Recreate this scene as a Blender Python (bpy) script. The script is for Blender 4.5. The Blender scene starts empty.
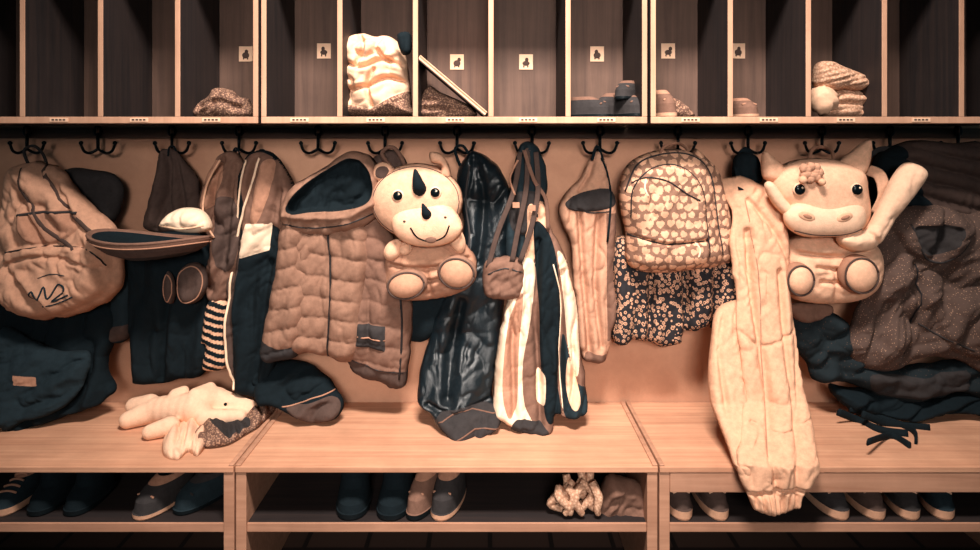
import bpy, math
import numpy as np
from mathutils import Matrix, Euler, Vector

# ---------------------------------------------------------------- survey of the place
F, D, ZC, CX, CY = 654.0, 1.87, 1.08, 490.0, 146.0      # elevation survey: scale, stand-off, eye height
BENCH_Z, BENCH_D = 0.349, 0.38
SHOE_Z = 0.216
CUB_Z0, CUB_Z1 = ZC + 0.056, ZC + 0.071
def sc(Y): return F / (D + Y)
def W(u, v, Y):
    k = sc(Y); return np.array([(u - CX) / k, Y, ZC - (v - CY) / k])

# ---------------------------------------------------------------- noise / polygon tools
LAT = np.random.RandomState(7).rand(256, 256)
def vn(x, y):
    x = np.asarray(x, float); y = np.asarray(y, float)
    xi = np.floor(x).astype(int); yi = np.floor(y).astype(int)
    fx = x - xi; fy = y - yi
    fx = fx * fx * (3 - 2 * fx); fy = fy * fy * (3 - 2 * fy)
    a = LAT[xi & 255, yi & 255]; b = LAT[(xi + 1) & 255, yi & 255]
    c = LAT[xi & 255, (yi + 1) & 255]; d = LAT[(xi + 1) & 255, (yi + 1) & 255]
    return (a * (1 - fx) + b * fx) * (1 - fy) + (c * (1 - fx) + d * fx) * fy
def fbm(x, y): return vn(x, y) * .6 + vn(x * 2.1 + 9, y * 2.1 + 3) * .27 + vn(x * 4.3 + 5, y * 4.3) * .13
def smooth(pts, n=6, closed=True):
    P = np.array(pts, float); N = len(P); out = []
    rngi = range(N) if closed else range(N - 1)
    for i in rngi:
        if closed: p0, p1, p2, p3 = P[i - 1], P[i], P[(i + 1) % N], P[(i + 2) % N]
        else: p0, p1, p2, p3 = P[max(i - 1, 0)], P[i], P[i + 1], P[min(i + 2, N - 1)]
        for k in range(n):
            t = k / n
            out.append(.5 * ((2 * p1) + (-p0 + p2) * t + (2 * p0 - 5 * p1 + 4 * p2 - p3) * t * t + (-p0 + 3 * p1 - 3 * p2 + p3) * t ** 3))
    if not closed: out.append(P[-1])
    return np.array(out)
def inside(U, V, poly):
    r = np.zeros(U.shape, bool); n = len(poly)
    for i in range(n):
        x1, y1 = poly[i]; x2, y2 = poly[(i + 1) % n]
        if y1 == y2: continue
        c = ((y1 > V) != (y2 > V)) & (U < (x2 - x1) * (V - y1) / (y2 - y1) + x1)
        r ^= c
    return r
def near(U, V, poly, closed=True):
    best = np.full(U.shape, 1e9); nx = U.copy(); ny = V.copy(); n = len(poly)
    for i in range(n if closed else n - 1):
        a = poly[i]; b = poly[(i + 1) % n]; dx, dy = b - a
        L = dx * dx + dy * dy + 1e-9
        t = np.clip(((U - a[0]) * dx + (V - a[1]) * dy) / L, 0, 1)
        qx = a[0] + t * dx; qy = a[1] + t * dy
        d = (U - qx) ** 2 + (V - qy) ** 2
        m = d < best
        best = np.where(m, d, best); nx = np.where(m, qx, nx); ny = np.where(m, qy, ny)
    return np.sqrt(best), nx, ny

# ---------------------------------------------------------------- materials
MATS = {}
def lin(c):
    g = .3 * c[0] + .59 * c[1] + .11 * c[2]; c = [min(243, x * .97 + g * .03) for x in c]
    return tuple(((x / 255) / 12.92 if x / 255 <= .04045 else ((x / 255 + .055) / 1.055) ** 2.4) for x in c) + (1,)
def newmat(name, rough=.85):
    m = bpy.data.materials.new(name); m.use_nodes = True
    nt = m.node_tree; p = nt.nodes['Principled BSDF']; p.inputs['Roughness'].default_value = rough
    p.inputs['Specular IOR Level'].default_value = .15
    MATS[name] = m
    return m, nt, p
def nd(nt, t, **kw):
    n = nt.nodes.new(t)
    for k, v in kw.items():
        if k in n.inputs: n.inputs[k].default_value = v
        else: setattr(n, k, v)
    return n
def ramp(nt, src, stops, interp='LINEAR'):
    r = nt.nodes.new('ShaderNodeValToRGB'); r.color_ramp.interpolation = interp
    e = r.color_ramp.elements
    while len(e) < len(stops): e.new(.5)
    for i, (p, c) in enumerate(stops): e[i].position = p; e[i].color = c
    nt.links.new(src, r.inputs[0]); return r
def objco(nt, scale=(1, 1, 1)):
    tc = nt.nodes.new('ShaderNodeTexCoord'); mp = nt.nodes.new('ShaderNodeMapping')
    mp.inputs['Scale'].default_value = scale
    nt.links.new(tc.outputs['Object'], mp.inputs[0]); return mp.outputs[0]
def creases(nt, p, wr, weave, bump):
    """fine crumple lines of real cloth, plus weave"""
    co = objco(nt); co2 = objco(nt, (1, 1, .45))
    w = nd(nt, 'ShaderNodeTexNoise', Scale=float(weave), Detail=2.); nt.links.new(co, w.inputs['Vector'])
    b1 = nd(nt, 'ShaderNodeBump', Strength=bump, Distance=.002); nt.links.new(w.outputs['Fac'], b1.inputs['Height'])
    w2 = nt.nodes.new('ShaderNodeTexNoise'); w2.noise_type = 'RIDGED_MULTIFRACTAL'
    w2.inputs['Scale'].default_value = 20.; w2.inputs['Detail'].default_value = 3.; w2.inputs['Distortion'].default_value = .5
    nt.links.new(co2, w2.inputs['Vector'])
    b2 = nd(nt, 'ShaderNodeBump', Strength=wr, Distance=.006); nt.links.new(w2.outputs['Fac'], b2.inputs['Height'])
    nt.links.new(b1.outputs[0], b2.inputs['Normal'])
    w3 = nd(nt, 'ShaderNodeTexNoise', Scale=70., Detail=4., Distortion=.6); nt.links.new(co2, w3.inputs['Vector'])
    b3 = nd(nt, 'ShaderNodeBump', Strength=wr * .6, Distance=.008); nt.links.new(w3.outputs['Fac'], b3.inputs['Height'])
    nt.links.new(b2.outputs[0], b3.inputs['Normal']); nt.links.new(b3.outputs[0], p.inputs['Normal'])
def fabric(name, c, rough=.92, var=.2, weave=900, bump=.25, wr=0.3):
    m, nt, p = newmat(name, rough)
    co = objco(nt)
    n = nd(nt, 'ShaderNodeTexNoise', Scale=60., Detail=8., Roughness=.75); nt.links.new(co, n.inputs['Vector'])
    L = lin(c); a = tuple(x * (1 - var) for x in L[:3]) + (1,); up = min(1 + var, .9 / max(L[:3])); b = tuple(x * up for x in L[:3]) + (1,)
    r = ramp(nt, n.outputs['Fac'], [(.3, a), (.7, b)]); nt.links.new(r.outputs[0], p.inputs['Base Color'])
    creases(nt, p, wr, weave, bump)
    return m
def wood(name, c1, c2, sx=1.2, sz=26, sy=26, rough=.6):
    m, nt, p = newmat(name, rough)
    co = objco(nt, (sx, sy, sz))
    n = nd(nt, 'ShaderNodeTexNoise', Scale=2.2, Detail=8., Roughness=.62, Distortion=.6); nt.links.new(co, n.inputs['Vector'])
    r = ramp(nt, n.outputs['Fac'], [(.3, lin(c1)), (.68, lin(c2))])
    co2 = objco(nt); n2 = nd(nt, 'ShaderNodeTexNoise', Scale=4., Detail=8., Roughness=.65); nt.links.new(co2, n2.inputs['Vector'])
    r2 = ramp(nt, n2.outputs['Fac'], [(.3, (.72, .72, .72, 1)), (.7, (1.05, 1.05, 1.05, 1))])
    mx = nt.nodes.new('ShaderNodeMix'); mx.data_type = 'RGBA'; mx.blend_type = 'MULTIPLY'; mx.inputs[0].default_value = 1
    nt.links.new(r.outputs[0], mx.inputs[6]); nt.links.new(r2.outputs[0], mx.inputs[7]); nt.links.new(mx.outputs[2], p.inputs['Base Color'])
    b = nd(nt, 'ShaderNodeBump', Strength=.1, Distance=.002); nt.links.new(n.outputs['Fac'], b.inputs['Height']); nt.links.new(b.outputs[0], p.inputs['Normal'])
    return m
def dots(name, base, dot, scale, r0, r1, ring=False, rough=.92):
    m, nt, p = newmat(name, rough)
    co = objco(nt); v = nd(nt, 'ShaderNodeTexVoronoi', Scale=float(scale)); nt.links.new(co, v.inputs['Vector'])
    B_, D_ = lin(base), lin(dot)
    if ring: st = [(0, D_), (r0 * .4, B_), (r0 * .6, D_), (r0, B_)]
    else: st = [(0, D_), (r0, B_)]
    r = ramp(nt, v.outputs['Distance'], st, 'CONSTANT' if ring else 'LINEAR'); nt.links.new(r.outputs[0], p.inputs['Base Color'])
    creases(nt, p, .3, 900, .2)
    return m
fabric('cream', (240, 192, 158)); fabric('white', (250, 212, 182)); fabric('peach', (220, 168, 136)); fabric('bag', (188, 140, 114)); fabric('tan', (172, 124, 100))
fabric('mid', (138, 102, 84)); fabric('brown', (118, 86, 72)); fabric('dkbrown', (78, 61, 55)); fabric('umber', (52, 48, 48)); fabric('teal', (30, 42, 48)); fabric('black', (14, 24, 29))
fabric('gloss_black', (14, 23, 28), rough=.34, wr=.35); MATS['gloss_black'].node_tree.nodes['Principled BSDF'].inputs['Specular IOR Level'].default_value = .45
fabric('raincloth', (216, 164, 132), rough=.75, wr=.4)
fabric('plush', (228, 176, 144), weave=500, bump=.5, wr=.08); fabric('plush_light', (242, 196, 164), weave=500, bump=.5, wr=.08)
fabric('rhino_fur', (212, 162, 132), weave=500, bump=.6, wr=.08)
fabric('plush_dark', (164, 118, 95), weave=500, bump=.5, wr=.1); fabric('plush_pad', (182, 134, 108), weave=500, bump=.5, wr=.1)
fabric('rub_sole', (206, 156, 126), rough=.6, wr=.05); fabric('rub_dark', (16, 22, 25), rough=.4, wr=.05)
fabric('eye_black', (8, 14, 17), rough=.2, wr=0, bump=0)
dots('speckle', (86, 68, 61), (210, 162, 132), 175, .26, 0); dots('speckle_dark', (28, 36, 40), (150, 110, 90), 130, .14, 0)
dots('flowers', (42, 40, 43), (206, 156, 126), 92, .45, 0, ring=True)
dots('knit', (104, 76, 65), (214, 166, 134), 200, .55, 0); dots('knit_light', (176, 130, 104), (240, 196, 164), 170, .7, 0)
m, nt, p = newmat('metal_black', .35); p.inputs['Base Color'].default_value = lin((14, 18, 21)); p.inputs['Metallic'].default_value = .5
m, nt, p = newmat('zip', .4); p.inputs['Base Color'].default_value = lin((250, 208, 176))
m, nt, p = newmat('zip_dark', .4); p.inputs['Base Color'].default_value = lin((38, 35, 36))
m, nt, p = newmat('paper', .7); p.inputs['Base Color'].default_value = lin((236, 192, 160))
wood('bench_wood', (194, 136, 106), (226, 170, 136), sx=.9); wood('edge_wood', (176, 126, 100), (200, 148, 120))
wood('cub_edge', (196, 146, 118), (216, 166, 136), sx=26, sz=1.2); wood('cub_inner', (46, 42, 43), (66, 54, 51), sx=26, sz=1.2)  # boards' lit front edges and shaded insides put into lighter and darker colours
wood('cub_back', (88, 68, 60), (112, 86, 74), sx=26, sz=1.2)  # shade inside the compartments put into the back panel colour
wood('shade_wood', (36, 33, 34), (54, 44, 42)); wood('low_wood', (86, 64, 56), (112, 84, 70))  # shade under the bench put into the darkest wood's colour
# plaster
m, nt, p = newmat('plaster', .9)
co = objco(nt); n = nd(nt, 'ShaderNodeTexNoise', Scale=3.5, Detail=8., Roughness=.7); nt.links.new(co, n.inputs['Vector'])
r = ramp(nt, n.outputs['Fac'], [(.3, lin((180, 130, 104))), (.7, lin((212, 160, 130)))]); nt.links.new(r.outputs[0], p.inputs['Base Color'])
n = nd(nt, 'ShaderNodeTexNoise', Scale=260., Detail=3.); nt.links.new(co, n.inputs['Vector'])
b = nd(nt, 'ShaderNodeBump', Strength=.2, Distance=.003); nt.links.new(n.outputs['Fac'], b.inputs['Height']); nt.links.new(b.outputs[0], p.inputs['Normal'])
m, nt, p = newmat('floor_tile', .5)
co = objco(nt); n = nd(nt, 'ShaderNodeTexBrick', Scale=3.); n.offset = 0
n.inputs['Color1'].default_value = lin((70, 54, 48)); n.inputs['Color2'].default_value = lin((80, 60, 52)); n.inputs['Mortar'].default_value = lin((40, 34, 32))
nt.links.new(co, n.inputs['Vector']); nt.links.new(n.outputs['Color'], p.inputs['Base Color'])
m, nt, p = newmat('ceiling_paint', .9); 
n = nd(nt, 'ShaderNodeTexNoise', Scale=30.); r = ramp(nt, n.outputs['Fac'], [(.3, lin((120, 90, 74))), (.7, lin((130, 98, 80)))]); nt.links.new(r.outputs[0], p.inputs['Base Color'])

# ---------------------------------------------------------------- mesh builder
class B:
    def __init__(s, name): s.name = name; s.v = []; s.f = []; s.m = []; s.sm = []; s.n = 0; s.slots = []
    def slot(s, mat):
        if mat not in s.slots: s.slots.append(mat)
        return s.slots.index(mat)
    def add(s, V, Fc, mat, smooth=True):
        V = np.asarray(V, float).reshape(-1, 3)
        s.v.append(V); k = s.n
        s.f += [tuple(int(i) + k for i in f) for f in Fc]
        if isinstance(mat, str): s.m += [s.slot(mat)] * len(Fc)
        else: s.m += list(mat)
        s.sm += [smooth] * len(Fc); s.n += len(V)
    def done(s, bevel=0, fix=False):
        V = np.vstack(s.v); c = (V.min(0) + V.max(0)) / 2
        me = bpy.data.meshes.new(s.name); me.from_pydata((V - c).tolist(), [], s.f)
        for mt in s.slots: me.materials.append(MATS[mt])
        me.polygons.foreach_set('material_index', s.m); me.polygons.foreach_set('use_smooth', s.sm); me.update()
        o = bpy.data.objects.new(s.name, me); o.location = c; bpy.context.scene.collection.objects.link(o)
        if bevel:
            md = o.modifiers.new('bevel', 'BEVEL'); md.width = bevel; md.segments = 2; md.limit_method = 'ANGLE'
        return o
def box(b, x0, x1, y0, y1, z0, z1, mat):
    V = [(x, y, z) for x in (x0, x1) for y in (y0, y1) for z in (z0, z1)]
    b.add(V, [(0, 1, 3, 2), (4, 6, 7, 5), (0, 4, 5, 1), (2, 3, 7, 6), (0, 2, 6, 4), (1, 5, 7, 3)], mat, False)
def tube(b, pts, r, mat, n=8, flat=1.0, sm=True):
    P = np.array(pts, float)
    if sm and len(P) > 2: P = smooth(P, 5, False)
    N = len(P); R = np.interp(np.linspace(0, 1, N), np.linspace(0, 1, len(r)), r) if hasattr(r, '__len__') else np.full(N, r)
    T = np.gradient(P, axis=0); T /= np.linalg.norm(T, axis=1)[:, None] + 1e-12
    up = np.array([0, 1., 0]) if abs(T[0][1]) < .9 else np.array([1., 0, 0])
    V = []; a = np.linspace(0, 2 * np.pi, n, endpoint=False); s = np.cross(T[0], up)
    for i in range(N):
        s = s - T[i] * np.dot(s, T[i]); s /= np.linalg.norm(s) + 1e-12; q = np.cross(T[i], s)
        V.append(P[i] + R[i] * (np.cos(a)[:, None] * s + flat * np.sin(a)[:, None] * q))
    V = np.vstack(V); Fc = [(i * n + j, i * n + (j + 1) % n, (i + 1) * n + (j + 1) % n, (i + 1) * n + j) for i in range(N - 1) for j in range(n)]
    Fc += [tuple(range(n))[::-1], tuple((N - 1) * n + j for j in range(n))]
    b.add(V, Fc, mat)
def ptube(b, uv, Y, r, mat, **k):
    Ys = Y if hasattr(Y, '__len__') else [Y] * len(uv)
    tube(b, [W(u, v, y) for (u, v), y in zip(uv, Ys)], r, mat, **k)
def ribbon(b, uv, Y, w, mat, th=.15): ptube(b, uv, Y, w / 2, mat, n=10, flat=th)
def ell(b, c, rad, mat, rot=(0, 0, 0), nu=24, nv=14, bumpy=0):
    a = np.linspace(0, 2 * np.pi, nu, endpoint=False); t = np.linspace(0, np.pi, nv + 1)[1:-1]
    V = [(0, 0, 1)] + [(math.sin(x) * math.cos(y), math.sin(x) * math.sin(y), math.cos(x)) for x in t for y in a] + [(0, 0, -1)]
    V = np.array(V)
    if bumpy: V *= (1 + bumpy * (fbm(V[:, 0] * 3 + 9 + c[0] * 50, V[:, 2] * 3 + V[:, 1] * 2 + 7) - .5))[:, None]
    R = np.array(Euler(rot).to_matrix()); V = (V * np.array(rad)) @ R.T + np.array(c)
    Fc = [(0, 1 + j, 1 + (j + 1) % nu) for j in range(nu)]
    for i in range(nv - 2):
        Fc += [(1 + i * nu + j, 1 + (i + 1) * nu + j, 1 + (i + 1) * nu + (j + 1) % nu, 1 + i * nu + (j + 1) % nu) for j in range(nu)]
    L = len(V) - 1; o = 1 + (nv - 2) * nu
    Fc += [(L, o + (j + 1) % nu, o + j) for j in range(nu)]
    b.add(V, Fc, mat)
SEED = [0]
def sheet(b, outline, mat, Y=-.08, T=.03, R=12, back=.012, folds=(), auto=(.008, 15, 75, 0), quilt=None, panels=(), step=1.35, sm=True, flatZ=None, mask=None, wk=.0045):
    """soft, closed, puffed cloth body cut to an outline; folds/quilts/panels are real relief. Returns surface sampler."""
    SEED[0] += 13.7; sd = SEED[0]
    poly = smooth(outline) if sm else smooth(outline, 1)
    if auto and auto[0] >= .012 and flatZ is None and R > 8:      # hems and edges of hanging cloth are never ruler-smooth
        lo, hi = poly.min(0), poly.max(0)
        if hi[1] > 125:
            j = np.stack([vn(poly[:, 0] / 9 + sd, poly[:, 1] / 11) - .5, vn(poly[:, 0] / 10 + 7, poly[:, 1] / 9 + sd) - .5], 1); poly = poly + 3.2 * j
    if callable(Y): Yf = Y
    elif hasattr(Y, '__len__'): ya = np.array(Y); Yf = lambda u, v: np.interp(v, ya[:, 0], ya[:, 1])
    else: Yf = lambda u, v: np.full(np.shape(u), float(Y))
    fl = [(smooth(f[0], 4, False) if len(f[0]) > 2 else np.array(f[0], float), f[1], f[2]) for f in folds]
    pn = [(smooth(q[0]) if not (len(q) > 3 and q[3]) else np.array(q[0], float), q[1], q[2] if len(q) > 2 else 0) for q in panels]
    def height(u, v, d):
        x = np.clip(d / R, 0, 1); pr = np.sqrt(np.clip(1 - (1 - x) ** 2, 0, 1)); h = np.full(u.shape, float(T))
        if auto:
            am, wu, wv, ang = auto; ca, sa = math.cos(math.radians(ang)), math.sin(math.radians(ang))
            p_ = u * ca + v * sa; q_ = -u * sa + v * ca
            wr = fbm(p_ / wv * 1.3 + sd, q_ / wv + 3) * 1.6
            n1 = np.abs(2 * vn(p_ / wu + wr + sd, q_ / wv + sd) - 1)
            n2 = vn(p_ / wu * 2.3 + wr * 2 + 5, q_ / wv * 2.5 + sd)
            h = h + am * (1.8 * (n1 ** .75 - .55) + .5 * (n2 - .5))
            if wk:
                w2 = fbm(u / 26 + sd, v / 26) * 2.4
                n3 = np.abs(2 * vn(p_ / 8.0 + w2 + sd * 2, q_ / 24 + w2 * .5) - 1)
                n4 = np.abs(2 * vn((p_ + q_ * .8) / 9 + w2 * .6, (q_ - p_ * .8) / 26 + sd * 3) - 1)
                mk = np.clip(vn(u / 30 + sd, v / 38 + 1) * 1.8 - .3, 0, 1)
                h = h + wk * (1.5 * (n3 ** .6 - .6) * mk + 1.3 * (n4 ** .6 - .6) * (1 - mk * .8))
        if quilt:
            sp, ang, dp = quilt; an = math.radians(ang)
            p_ = (u * math.sin(an) + v * math.cos(an) + 4 * fbm(u / 40 + sd, v / 40)) / sp
            sq = np.abs(np.sin(np.pi * p_))
            h = h + dp * (sq ** .45 - .7) + dp * .5 * (vn((u * math.cos(an) - v * math.sin(an)) / 4 + sd, np.floor(p_) * 3.3) - .5) * (1 - sq)
        for pl, dp, wd in fl:
            dd, _, _ = near(u, v, pl, False); h = h + dp * np.exp(-(dd / wd) ** 2)
        for pl, mt, dh in pn:
            if dh:
                dd, _, _ = near(u, v, pl); ins = inside(u, v, pl); h = h + dh * np.where(ins, np.clip(dd / 3.5, 0, 1) ** .5, 0)
        return np.maximum(h, .002) * pr
    u0, v0 = poly.min(0) - step; u1, v1 = poly.max(0) + step
    gu = np.arange(u0, u1 + step, step); gv = np.arange(v0, v1 + step, step)
    U, V = np.meshgrid(gu, gv, indexing='ij')
    CU, CV = U[:-1, :-1] + step / 2, V[:-1, :-1] + step / 2
    C = inside(CU, CV, poly)
    cnt = np.zeros(U.shape, int)
    cnt[:-1, :-1] += C; cnt[1:, :-1] += C; cnt[:-1, 1:] += C; cnt[1:, 1:] += C
    used = cnt > 0; bd = used & (cnt < 4)
    Mc = np.full(C.shape, b.slot(mat)); U2, V2 = U.copy(), V.copy()
    for pl, mt, dh in pn:
        if not mt: continue
        ins = inside(CU, CV, pl); Mc[ins] = b.slot(mt)
    Mp = np.pad(Mc, 1, mode='edge')
    q = [Mp[:-1, :-1], Mp[1:, :-1], Mp[:-1, 1:], Mp[1:, 1:]]
    mixed = (q[0] != q[1]) | (q[0] != q[2]) | (q[0] != q[3])
    bestd = np.full(U.shape, 1e9)
    for pl, mt, dh in pn:
        if not mt: continue
        dd, ax, ay = near(U[mixed], V[mixed], pl); cur = bestd[mixed]; m_ = (dd < cur) & (dd < step * .95)
        tx = U2[mixed]; ty = V2[mixed]; tx[m_] = ax[m_]; ty[m_] = ay[m_]; cur[m_] = dd[m_]
        U2[mixed] = tx; V2[mixed] = ty; bestd[mixed] = cur
    if mask:
        for fn, mt in mask: Mc[fn(CU, CV)] = b.slot(mt)
    d0, nx, ny = near(U, V, poly)
    U = np.where(bd, nx, U2); V = np.where(bd, ny, V2)
    if len(pn): d, _, _ = near(U, V, poly)
    else: d = d0
    d = np.where(bd, 0, d)
    uu, vv, dd, bb = U[used], V[used], d[used], bd[used]
    h = height(uu, vv, dd)
    idx = -np.ones(U.shape, int); idx[used] = np.arange(used.sum())
    def place(u, v, hh):
        if flatZ is None:
            y = Yf(u, v); k = F / (D + y)
            return np.stack([(u - CX) / k, y - hh, ZC - (v - CY) / k], -1)
        k = (v - CY) / (ZC - flatZ); y = F / k - D
        return np.stack([(u - CX) / k, y, np.full(np.shape(u), flatZ) + hh], -1)
    bk = np.where(bb, 0, -back * np.sqrt(np.clip(dd / R, 0, 1))) if flatZ is None else np.where(bb, 0, -.0005)
    FV = place(uu, vv, h); n = len(FV); inn = np.where(~bb)[0]; BV = place(uu[inn], vv[inn], bk[inn])
    bi = np.arange(n); bi[inn] = n + np.arange(len(inn))
    ci, cj = np.where(C); a = idx[ci, cj]; b_ = idx[ci + 1, cj]; c_ = idx[ci + 1, cj + 1]; d_ = idx[ci, cj + 1]
    fr = np.stack([a, d_, c_, b_], 1)
    br = np.stack([bi[a], bi[b_], bi[c_], bi[d_]], 1)
    ms = Mc[ci, cj]
    b.add(np.vstack([FV, BV]), np.vstack([fr, br]).tolist(), np.concatenate([ms, np.full(len(br), b.slot(mat))]).tolist())
    def at(u, v, off=0.):
        uA = np.array([float(u)]); vA = np.array([float(v)])
        dd, _, _ = near(uA, vA, poly)
        if not inside(uA, vA, poly)[0]: dd = dd * 0
        return place(uA, vA, height(uA, vA, dd) + off)[0]
    return at
def onsurf(b, at, uv, r, mat, off=.0, n=8, flat=1., dens=5):
    P = smooth(uv, dens, False) if len(uv) > 2 else np.array([np.array(uv[0]) * (1 - t) + np.array(uv[1]) * t for t in np.linspace(0, 1, 6)])
    tube(b, [at(u, v, off) for u, v in P], r, mat, n=n, flat=flat, sm=False)
def loop(b, u, v, hv=148, Y=-.06, r=.0025, mat='black', Y2=None):
    Y2 = Y if Y2 is None else Y2
    ptube(b, [(u - 4, v + 6), (u - 3, (v + hv) / 2), (u, hv), (u + 3, (v + hv) / 2), (u + 4, v + 6)], [Y2, Y, Y, Y, Y2], r, mat)

# ---------------------------------------------------------------- room
def room(name, *a):
    b = B(name); box(b, *a); return b.done()
room('wall_back', -2.6, 2.6, 0, .1, 0, 2.8, 'plaster')
room('floor', -2.6, 2.6, -4.5, .1, -.1, 0, 'floor_tile')
room('ceiling', -2.6, 2.6, -4.5, .1, 2.8, 2.9, 'ceiling_paint')

# benches
seams = [-1.55, -.583, .385, 1.35]
for i in range(3):
    x0, x1 = seams[i] + .002, seams[i + 1] - .002
    b = B('wooden_bench'); th = .014
    box(b, x0, x1, -BENCH_D, -.003, BENCH_Z - th, BENCH_Z, 'bench_wood')
    for xx in (x0, x1 - .024): box(b, xx, xx + .024, -BENCH_D + .004, -.004, .0, BENCH_Z - th, 'edge_wood')
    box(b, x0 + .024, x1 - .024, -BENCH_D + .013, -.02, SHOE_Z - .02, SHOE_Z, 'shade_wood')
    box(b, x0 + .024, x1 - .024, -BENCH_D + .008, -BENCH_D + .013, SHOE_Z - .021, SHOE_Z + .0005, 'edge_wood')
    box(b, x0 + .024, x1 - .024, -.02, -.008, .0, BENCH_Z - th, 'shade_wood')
    if i == 2: box(b, x0 + .024, x1 - .024, -BENCH_D + .002, -BENCH_D + .02, BENCH_Z - .06, BENCH_Z - th, 'edge_wood')
    box(b, x0, x0 + .012, -BENCH_D + .002, -.004, BENCH_Z, BENCH_Z + .004, 'edge_wood')
    box(b, x1 - .012, x1, -BENCH_D + .002, -.004, BENCH_Z, BENCH_Z + .004, 'edge_wood')
    b.done(.002)
# cubbies
CF, CB = -.28, -.05; kf = sc(CF)
def fx(px): return (px - CX) / kf
units = [(-135, [-55, 23, 101, 178], 258.5), (261.5, [340, 415.5, 491, 568], 647), (650.5, [730, 808, 884, 961], 1040)]
CT = ZC + .47
for a0, divs, a1 in units:
    b = B('cubby_shelf'); xa, xb = fx(a0), fx(a1); t = .0125
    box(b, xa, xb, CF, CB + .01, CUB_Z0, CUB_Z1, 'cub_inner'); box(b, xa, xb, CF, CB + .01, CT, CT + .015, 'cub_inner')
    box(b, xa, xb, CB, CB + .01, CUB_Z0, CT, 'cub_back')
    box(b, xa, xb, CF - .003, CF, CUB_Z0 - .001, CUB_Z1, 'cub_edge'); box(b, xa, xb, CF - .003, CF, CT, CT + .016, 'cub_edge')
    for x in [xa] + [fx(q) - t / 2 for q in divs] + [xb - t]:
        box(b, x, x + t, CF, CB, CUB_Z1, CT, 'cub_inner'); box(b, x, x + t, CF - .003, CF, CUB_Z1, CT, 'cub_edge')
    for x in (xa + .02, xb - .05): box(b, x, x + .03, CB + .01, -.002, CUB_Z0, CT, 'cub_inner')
    b.done(.0012)
b = B('coat_hook_rail'); box(b, -2.2, 2.2, -.018, -.002, ZC + .022, ZC + .05, 'low_wood'); b.done(.002)
HK = [27, 98, 172, 239, 318, 385, 457, 532, 600, 678, 748, 822, 890, 958]
for u in HK:
    b = B('coat_hook'); Yh = -.024
    ell(b, W(u, 131, Yh), (.013, .008, .017), 'metal_black')
    ptube(b, [(u, 128), (u, 140), (u, 149)], [-.026, -.05, -.045], .0045, 'metal_black')
    for sg in (-1, 1):
        ptube(b, [(u, 149), (u + sg * 8, 153), (u + sg * 14, 151), (u + sg * 17, 144)], [-.045, -.055, -.065, -.07], [.0045, .004, .004, .0035], 'metal_black')
        ell(b, W(u + sg * 17, 143, -.07), (.006, .006, .006), 'metal_black', nu=12, nv=8)
    ptube(b, [(u, 134), (u, 130), (u, 126)], [-.035, -.06, -.07], .004, 'metal_black')
    b.done()
icons = 0
for u in (246, 324, 457, 526, 597, 668, 738):
    b = B('picture_label'); v = 51 if u in (324, 738, 668) else (62 if u in (457, 526) else 54); c = W(u, v, CB)
    box(b, c[0] - .019, c[0] + .019, CB - .002, CB - .0003, c[2] - .021, c[2] + .021, 'paper')
    icons += 1
    ell(b, c + np.array([0, -.002, -.004]), (.010, .0012, .007 + .002 * (icons % 2)), 'dkbrown', nu=14, nv=8)
    ell(b, c + np.array([.006 - .004 * (icons % 3), -.002, .006]), (.005, .0012, .006), 'dkbrown', nu=12, nv=8)
    for q in (-.006, .005): ell(b, c + np.array([q, -.002, -.012]), (.002, .0012, .004), 'dkbrown', nu=8, nv=6)
    b.done()
for u in (140, 212, 300, 376, 455, 528, 606, 690, 768, 845, 60, 920):
    b = B('name_strip'); x = fx(u); z = (CUB_Z0 + CUB_Z1) / 2
    box(b, x - .022, x + .022, CF - .005, CF - .003, z - .0045, z + .0045, 'paper')
    for q in range(4): box(b, x - .017 + q * .009, x - .011 + q * .009, CF - .0056, CF - .005, z - .002, z + .002, 'dkbrown')
    b.done()

# ---------------------------------------------------------------- things in the cubbies
b = B('knitted_hat'); sheet(b, [(200, 118.4), (199, 104), (210, 96), (216, 88), (232, 90), (240, 97), (250, 100), (252, 118.4)], 'knit', Y=-.18, T=.05, R=14, auto=(.014, 9, 22, 40), folds=[([(205, 108), (225, 102), (248, 110)], -.015, 3)])
b.done()
b = B('stuffed_cloth_bag')
sheet(b, [(347, 117), (344, 100), (342, 82), (345, 66), (343, 50), (350, 38), (364, 34), (376, 37), (388, 36), (400, 44), (406, 56), (409, 72), (411, 92), (412, 106), (411, 117)], 'cream', Y=-.16, T=.085, R=24, auto=(.020, 18, 24, 60), wk=.008, step=1.1,
      panels=[([(352, 106), (375, 110), (395, 99), (413, 93), (414, 116), (350, 118)], 'knit', .014)],
      folds=[([(345, 62), (365, 70), (385, 62), (405, 68)], -.03, 2.2), ([(352, 92), (372, 88), (390, 80), (408, 84)], -.03, 2.2), ([(362, 36), (368, 50), (362, 66)], -.025, 2), ([(378, 72), (372, 88), (376, 106)], -.022, 2), ([(384, 40), (380, 52), (392, 64)], -.02, 2), ([(348, 78), (358, 84), (352, 100)], -.02, 2)])
sheet(b, [(397, 35), (410, 33), (411, 52), (402, 54)], 'black', Y=-.24, T=.02, R=6); b.done()
b = B('leaning_picture_book')
P = [W(419, 57, -.26), W(486, 114, -.26)]; dv = (P[1] - P[0]); nrm = np.array([-dv[2], 0, dv[0]]); nrm /= np.linalg.norm(nrm); 
def slab(o0, o1, y0, y1, mt):
    V = []
    for q in (P[0], P[1]):
        for yy in (y0, y1):
            for o in (o0, o1): w = q + nrm * o; w[1] = yy; V.append(w)
    b.add(V, [(0, 1, 3, 2), (4, 6, 7, 5), (0, 4, 5, 1), (2, 3, 7, 6), (0, 2, 6, 4), (1, 5, 7, 3)], mt, False)
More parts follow.
